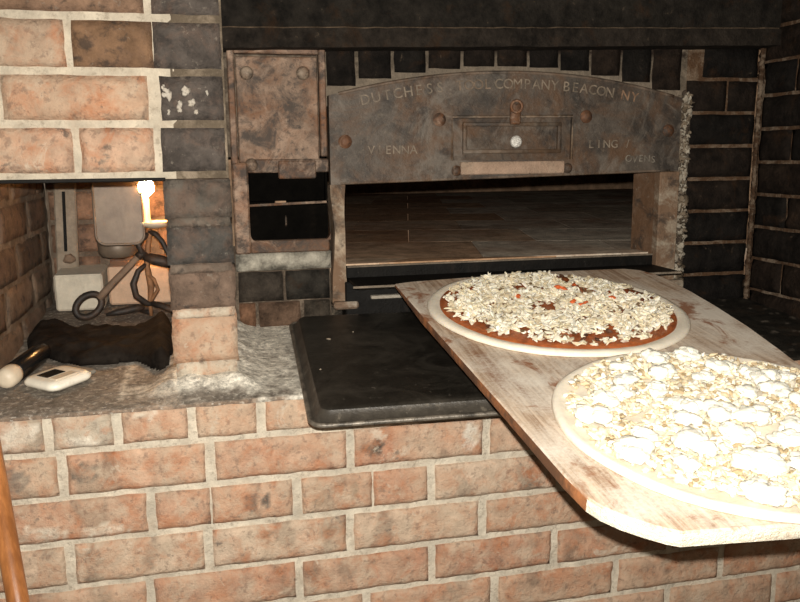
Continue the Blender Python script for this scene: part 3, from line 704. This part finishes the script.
def crust(mb, R_, rimw, rimh, base_h, seed=0):
    prof = [(R_*.0, base_h), (R_*.5, base_h), (R_-rimw*1.2, base_h), (R_-rimw*.8, base_h+rimh*.8), (R_-rimw*.45, base_h+rimh), (R_-rimw*.12, base_h+rimh*.55), (R_, .002), (R_-.002, .0)]
    n_ = 96; V = []; F = []
    for r, z in prof:
        for k in range(n_):
            a = 2*PI*k/n_; w_ = 1+.012*n3(math.cos(a), math.sin(a), seed, 2.2); V.append((r*w_*math.cos(a), r*w_*math.sin(a), z+.0006*n3(math.cos(a)*r, math.sin(a)*r, 0, 60)))
    for i in range(len(prof)-1):
        for k in range(n_): l = (k+1) % n_; F.append((i*n_+l, i*n_+k, i*n_+n_+k, i*n_+n_+l)) if i < 0 else F.append((i*n_+k, i*n_+n_+k, i*n_+n_+l, i*n_+l))
    F.append(tuple(range((len(prof)-1)*n_, len(prof)*n_))[::-1])
    mb.add(V, F, (1, 1, 1))
def pl_loc(x, y): return (x, y, pz(y)+.001)
# red pizza
p1 = empty('pizza', pl_loc(.515, .018), (PA, 0, 0), label='pizza with red sauce and shredded white topping, farther one on the peel', cat='pizza')
g = MB(); crust(g, .200, .019, .0035, .004, 1); g.build('dough', M['dough'], p1, True)
g = MB(); V = [(0, 0, .0072)]; n_ = 90; F = []
for q, rr_ in enumerate((.06, .12, .165, .1785, .183)):
    for k in range(n_): a = 2*PI*k/n_; w_ = 1+.012*n3(math.cos(a), math.sin(a), 4, 3); V.append((rr_*w_*math.cos(a), rr_*w_*math.sin(a), (.0072 if q < 4 else .0035)+.0006*n3(rr_*math.cos(a), rr_*math.sin(a), 0, 80)))
F = [(0, 1+k, 1+(k+1) % n_) for k in range(n_)] + [(1+i*n_+k, 1+(i+1)*n_+k, 1+(i+1)*n_+(k+1) % n_, 1+i*n_+(k+1) % n_) for i in range(4) for k in range(n_)]
g.add(V, F, (1, 1, 1)); g.build('sauce', M['sauce'], p1, True)
def flat_rot(tilt=.4): return Matrix.Rotation(random.random()*6.28, 3, 'Z') @ Matrix.Rotation(random.gauss(0, tilt), 3, 'X') @ Matrix.Rotation(random.gauss(0, tilt), 3, 'Y')
g = MB(); WH = [(.78, .72, .58), (.72, .65, .50), (.82, .78, .66), (.68, .60, .42), (.60, .50, .34)]
for i in range(3600):
    a = random.random()*6.283; r = .174*math.sqrt(random.random()); x, y = r*math.cos(a), r*math.sin(a)
    dn = n3(x, y, 0, 22, 3)
    if dn < -.24 or (r > .160 and random.random() < .5): continue
    s_ = random.uniform(.6, 1.25); z = .0085 + random.random()*.010*(1-.35*(r/.17)**4) + .003*max(0, dn)
    g.blob((x, y, z), (.0085*s_*random.uniform(.5, 1), .0036*s_, .0012*s_+.0006), i, .5, 1 if i % 3 == 0 else 0, flat_rot(.5), random.choice(WH))
for i in range(120):
    a = random.random()*6.283; r = .165*math.sqrt(random.random()); x, y = r*math.cos(a), r*math.sin(a)
    g.blob((x, y, .0125), (.006, .0035, .002), i, .5, 0, flat_rot(), random.choice([(.10, .035, .015), (.07, .03, .015), (.16, .10, .05)]))
o = g.build('shredded_topping', M['topping'], p1); o['kind'] = 'stuff'
for x, y in ((.028, .058), (.034, .050), (.018, -.02), (.022, -.036), (-.055, .02), (.06, .065), (.09, -.01), (.035, -.028)):
    g = MB(); g.blob((x, y, .0205), (.006, .004, .0022), x*90, .4, 1, flat_rot(.3), (.60, .12, .03)); g.build('tomato_piece', M['topping'], p1)
# white pizza
p2 = empty('pizza', pl_loc(.551, -.383), (PA, 0, 0), label='pale pizza with white ricotta dollops, nearer one cut by the right edge', cat='pizza')
g = MB(); crust(g, .201, .012, .0025, .005, 5); g.build('dough', M['dough'], p2, True)
g = MB(); SH = [(.74, .65, .47), (.64, .52, .34), (.80, .74, .60), (.44, .33, .19), (.84, .80, .70), (.70, .60, .42)]
for i in range(3600):
    a = random.random()*6.283; r = .184*math.sqrt(random.random()); x, y = r*math.cos(a), r*math.sin(a)
    if n3(x, y, 0, 20, 8) < -.4: continue
    s_ = random.uniform(.6, 1.2)
    g.blob((x, y, .007+random.random()*.006), (.0058*s_, .0032*s_, .0018*s_+.0006), i, .5, 0, flat_rot(.4), random.choice(SH))
o = g.build('shredded_cheese', M['topping'], p2); o['kind'] = 'stuff'
pts = []
tries = 0
while len(pts) < 38 and tries < 4000:
    tries += 1; a = random.random()*6.283; r = .178*math.sqrt(random.random()); q = (r*math.cos(a), r*math.sin(a))
    if all(math.dist(q, t) > .036 for t in pts): pts.append(q)
for i, (x, y) in enumerate(pts):
    g = MB(); s_ = random.uniform(.8, 1.25)
    for q in range(5): g.blob((x+random.gauss(0, .0055)*s_, y+random.gauss(0, .005)*s_, .013+random.uniform(0, .006)), (.0105*s_, .0098*s_, .0058*s_), i*7+q, .3, 2, None, (.86, .83, .72))
    g.build('ricotta_dollop', M['ricotta'], p2, True)

# ------------------------------------------------------------------ things on the ledge and in the niche
LA = math.atan(.075)
def on_ledge(x, y, dz=0): return (x, y, ledge_z(x, y)+.0015+dz)
# kitchen timer
tm = empty('kitchen_timer', on_ledge(-.2335, .122), (LA, 0, -.78), label='small white square kitchen timer with a black display on the ledge', cat='timer')
g = MB(); V = []; F = []; lv = [(.003, .0, .014), (0, .004, .015), (0, .008, .015), (.004, .0125, .013), (.010, .0135, .01)]
for i_, z, r in lv: V += [(x, y, z) for x, y in rr(-.038+i_, .038-i_, -.037+i_, .037-i_, r)]
for a in range(len(lv)-1):
    for i in range(28): j = (i+1) % 28; F.append((a*28+i, a*28+j, a*28+28+j, a*28+28+i))
F += [tuple(range(27, -1, -1)), tuple(range(4*28, 5*28))]
g.add(V, F); g.build('case', M['white_plastic'], tm, True)
g = MB(); g.box(-.022, .004, -.020, .012, .0128, .0142, .001); g.build('display', M['black_plastic'], tm)
g = MB(); g.box(.010, .028, -.022, .016, .0125, .0150, .002); g.build('button_strip', M['cream'], tm)
g = MB(); g.box(-.03, .03, .030, .046, .004, .010, .002); g.build('magnet_clip', M['grey_plastic'], tm)
# black tube with cream cap
a_, b_ = Vector((-.300, .112, 0)), Vector((-.272, .235, 0)); dirv = (b_-a_); ln = dirv.length; rz = math.atan2(dirv.y, dirv.x)
tb = empty('flashlight', on_ledge(a_.x, a_.y, .0158), (0, -LA*.98, rz), label='black tube torch with a cream cap at the left end of the ledge', cat='torch')
TT = Matrix.Rotation(PI/2, 4, 'Y')
g = MB(); g.lathe([(.0145, .018), (.016, .020), (.016, .10), (.0145, .108), (.0145, ln-.012), (.012, ln-.002), (.002, ln)], 24, M=TT); g.build('barrel', M['black_plastic'], tb, True)
g = MB(); g.lathe([(.005, -.014), (.012, -.012), (.0155, -.004), (.0157, .012), (.0145, .019)], 24, M=TT); g.build('cap', M['cream'], tb, True)
# crumpled black cloth
out = [(-.318, .32), (-.300, .262), (-.255, .225), (-.215, .185), (-.165, .188), (-.13, .195), (-.112, .165), (-.090, .130), (-.073, .138), (-.068, .20), (-.070, .30), (-.085, .40), (-.112, .365), (-.150, .345), (-.185, .375), (-.225, .375), (-.275, .40), (-.318, .40)]
def inside(x, y):
    c = False
    for (x1, y1), (x2, y2) in zip(out, out[1:]+out[:1]):
        if (y1 > y) != (y2 > y) and x < (x2-x1)*(y-y1)/(y2-y1)+x1: c = not c
    return c
def dist(x, y):
    b = 9
    for (x1, y1), (x2, y2) in zip(out, out[1:]+out[:1]):
        t = max(0, min(1, ((x-x1)*(x2-x1)+(y-y1)*(y2-y1))/((x2-x1)**2+(y2-y1)**2))); b = min(b, math.hypot(x-x1-t*(x2-x1), y-y1-t*(y2-y1)))
    return b
g = MB(); st = .005; ids = {}; V = []; F = []; cxm, cym = -.2, .27
for i in range(60):
    for j in range(62):
        x, y = -.34+i*st, .115+j*st
        xw, yw = x+.006*n3(x, y, 0, 25, 1), y+.006*n3(x, y, 0, 25, 2)
        if inside(x, y):
            d = dist(x, y); e = min(1, d/.018)**.5
            hgt = .004+e*(.013+.014*abs(n3(x*.6, y*1.6, 0, 18, 5))+.006*fbm(x, y, 0, 30, 6))
            if x > -.125: hgt += e*.016*min(1, (x+.125)/.03)
            ids[i, j] = len(V); V.append((x+.2, yw-.27, ledge_z(x, y)+.0025+hgt-ledge_z(0, .27)))
for (i, j), q in list(ids.items()):
    if (i+1, j) in ids and (i+1, j+1) in ids and (i, j+1) in ids: F.append((q, ids[i+1, j], ids[i+1, j+1], ids[i, j+1]))
# closed underside
nb = len(V); V2 = [(x, y, ledge_z(0, y+.27)+.002-ledge_z(0, .27)) for x, y, z in V]
ec = {}
for f_ in F:
    for a, b in zip(f_, f_[1:]+f_[:1]): ec[a, b] = 1
F2 = [tuple(nb+k_ for k_ in reversed(f_)) for f_ in F] + [(b, a, nb+a, nb+b) for (a, b) in ec if (b, a) not in ec]
g.add(V+V2, F+F2); o = g.build('cloth', M['cloth'], None, True, (-.2, .27, ledge_z(0, .27)))
tag(o, 'crumpled black cloth lying across the mouth of the candle niche', 'cloth')
# firebricks
def firebrick(x0, x1, y0, y1, hgt, col, lab):
    z = ledge_z(0, y0)+.003; g = MB()
    g.box((x0-x1)/2, (x1-x0)/2, 0, y1-y0, 0, hgt, .004, col=col); o = g.build('firebrick', M['firebrick'], None, False, ((x0+x1)/2, y0, z), (LA, 0, 0))
    tag(o, lab, 'brick')
firebrick(-.304, -.214, .535, .632, .072, (.60, .53, .42), 'cream firebrick at the back left of the niche, below the tin box')
firebrick(-.208, -.072, .565, .634, .078, (.60, .40, .27), 'firebrick lying behind the candle stand, candle glow painted into its orange colour')  # orange of this brick is candlelight put into its colour
# leaning board with dark slot
g = MB(); g.box(-.022, .020, -.007, .007, 0, .245, .003)
bd = empty('leaning_board', (-.290, .610, ledge_z(0, .61)+.003), (-.0, .04, .0), label='pale narrow board standing in the back left corner of the niche', cat='board')
g.build('board', surf('pale_board', [(9, .5, .7, (.20, .15, .10), .3, .7)], base=(.27, .215, .16), rough=.85, bscale=80, bstr=.3), bd)
g = MB(); g.box(-.006, .0, -.009, -.006, .105, .225, .001); g.build('slot', M['black_iron'], bd)
g = MB(); g.blob((.004, -.012, .090), (.011, .008, .010), 3, .2, 2, Matrix.Identity(3)); g.build('knob', M['shaft'], bd, True)
# tin box hung from the lintel
tn = empty('tin_box', (-.165, .44, .153), (0, 0, .0), label='dull grey tin box with rounded lower corners hanging in the niche beside the candle', cat='tin box')
g = MB(); pts = []
Wt, Ht = .0425, .123
pts = [(-Wt, Ht), (-Wt, .018)] + [(-Wt+.018-.018*math.cos(t), .018-.018*math.sin(t)) for t in [PI/2*i/6 for i in range(1, 7)]] + [(Wt-.018+.018*math.sin(t), .018-.018*math.cos(t)) for t in [PI/2*i/6 for i in range(0, 7)]] + [(Wt, Ht)]
m_ = len(pts); V = [(x, 0, z) for x, z in pts]+[(x, .055, z) for x, z in pts]
g.add(V, [tuple(range(m_)), tuple(range(2*m_-1, m_-1, -1))]+[((i+1) % m_, i, m_+i, m_+(i+1) % m_) for i in range(m_)]); g.build('box_body', M['tin'], tn)
g = MB(); g.tube([(x, -.001, z) for x, z in pts], .0022, 8); g.build('rim', M['tin'], tn, True)
g = MB(); g.tube([(0, .027, Ht-.002), (0, .027, Ht+.003)], .003, 6); g.build('hanger', M['wrought'], tn)
bo = empty('tin_bowl', (-.182, .535, .118), label='round tin bowl seen below and behind the hanging tin box', cat='bowl')
g = MB(); g.lathe([(.018, 0), (.030, .003), (.036, .012), (.038, .040), (.0365, .040), (.034, .012), (.028, .005), (.0005, .004)], 28); g.build('bowl_body', M['tin'], bo, True)
g = MB(); g.tube([(0, .03, .035), (0, .095, .045)], .004, 8); g.tube([(0, .09, .045), (0, .104, .045)], .007, 8); g.build('wall_bracket', M['wrought'], bo, True)
# candle stand
cs_ = empty('candle_stand', (-.115, .46, ledge_z(0, .46)+.002), label='wrought iron stand with curved arms and scroll feet holding the lit candle', cat='candle holder')
g = MB()
g.tube([(-.006, 0, .003), (-.007, 0, .03), (-.003, 0, .06), (-.008, .0, .10), (-.004, 0, .135), (.002, 0, .168)], [.0035, .004, .0065, .0055, .005, .005], 8); g.build('stem', M['rust_rod'], cs_, True)
def arm(pts, r, nm='arm', mt='wrought'): g = MB(); g.tube(pts, r, 8); g.build(nm, M[mt], cs_, True)
arm([(.0, 0, .165), (.012, -.005, .160), (.024, -.01, .145), (.034, -.01, .118), (.036, -.01, .095)], [.005, .0055, .005, .0045, .004])
arm([(-.002, 0, .160), (-.012, -.005, .152), (-.020, -.01, .142), (-.016, -.01, .128), (-.004, 0, .118)], [.005, .0055, .006, .0055, .005])
arm([(-.012, 0, .118), (.005, -.004, .112), (.022, -.006, .108), (.036, -.006, .102)], [.008, .011, .011, .008], 'collar')
arm([(-.006, 0, .105), (-.024, -.006, .092), (-.034, -.01, .068), (-.030, -.012, .045), (-.012, -.004, .028), (.0, 0, .026)], [.004, .005, .0065, .006, .0055, .005], 'scroll')
arm([(-.006, 0, .028), (.014, -.01, .024), (.035, -.02, .016), (.046, -.02, .012)], [.005, .0065, .007, .007], 'foot')
arm([(-.006, 0, .010), (-.018, .02, .008), (-.026, .035, .008)], .005, 'foot')
arm([(-.010, 0, .085), (.004, -.008, .075), (.010, -.008, .055), (.0, -.004, .04), (-.006, 0, .03)], .0035, 'twist', 'rust_rod')
g = MB(); g.lathe([(.004, .170), (.016, .172), (.030, .178), (.033, .184), (.030, .184), (.016, .178), (.0005, .177)], 28, M=Matrix.Translation((.012, 0, 0))); g.build('drip_dish', M['cream'], cs_, True)
cd = empty('candle', (-.117, .452, ledge_z(0, .46)+.182), label='short lit white candle burning on the iron stand in the niche', cat='candle')
g = MB(); g.lathe([(.010, -.003), (.008, .003), (.0065, .010), (.006, .046), (.0055, .050), (.001, .048)], 18); g.build('wax_stick', M['wax'], cd, True)
g = MB(); g.tube([(0, 0, .046), (.0005, 0, .055)], .0009, 6); g.build('wick', M['black_plastic'], cd)
fm, nt, b = new_mat('candle_flame'); b.inputs['Base Color'].default_value = (1, .6, .25, 1); b.inputs['Emission Color'].default_value = (1, .50, .17, 1); b.inputs['Emission Strength'].default_value = 190
g = MB(); g.lathe([(.001, .050), (.009, .053), (.0150, .060), (.0165, .068), (.0145, .078), (.008, .088), (.0005, .096)], 20); g.build('flame', fm, cd, True)
# old coal shovel with an iron ring grip
base = Vector((-.232, .455, ledge_z(0, .455)+.005))
sh = empty('fire_shovel', base, label='fire shovel with iron ring grip and wooden shaft leaning against the candle stand', cat='fire tool')
g = MB(); g.tube([(.0+.0225*math.cos(t)*1.05 , .004*math.sin(t), .027+.020*math.sin(t)+.007*math.cos(t)) for t in [2*PI*i/24 for i in range(24)]], .0065, 10, closed=True); g.build('ring_grip', M['wrought'], sh, True)
g = MB(); g.tube([(.020, .0, .040), (.040, 0, .062), (.098, .0, .119)], [.0075, .0068, .0058], 10); g.build('shaft', M['shaft'], sh, True)
g = MB(); g.tube([(.094, 0, .115), (.106, 0, .127)], .008, 10); g.build('ferrule', M['wrought'], sh, True)
# iron poker on the ledge
pk = empty('poker', (-.175, .475, ledge_z(0, .475)+.004), (0, 0, .1), label='dark iron poker lying behind the ring of the fire shovel', cat='fire tool')
g = MB(); g.tube([(-.030, 0, .004), (-.012, 0, .007), (.008, 0, .010), (.028, .004, .013), (.040, .008, .012)], [.003, .0058, .0068, .0072, .005], 10); g.build('bar', M['wrought'], pk, True)

# broom handle leaning on the wall, bottom left
g = MB(); P0 = Vector((-.168, -.26, -.995)); P1 = Vector((-.306, -.015, .05))
dd = P1-P0; g.tube([(0, 0, 0), tuple(dd*.5), tuple(dd)], [.0135, .0135, .013], 20)
o = g.build('broom_handle', M['pole'], None, True, tuple(P0)); tag(o, 'orange-brown wooden pole leaning against the brick wall at the lower left', 'pole')
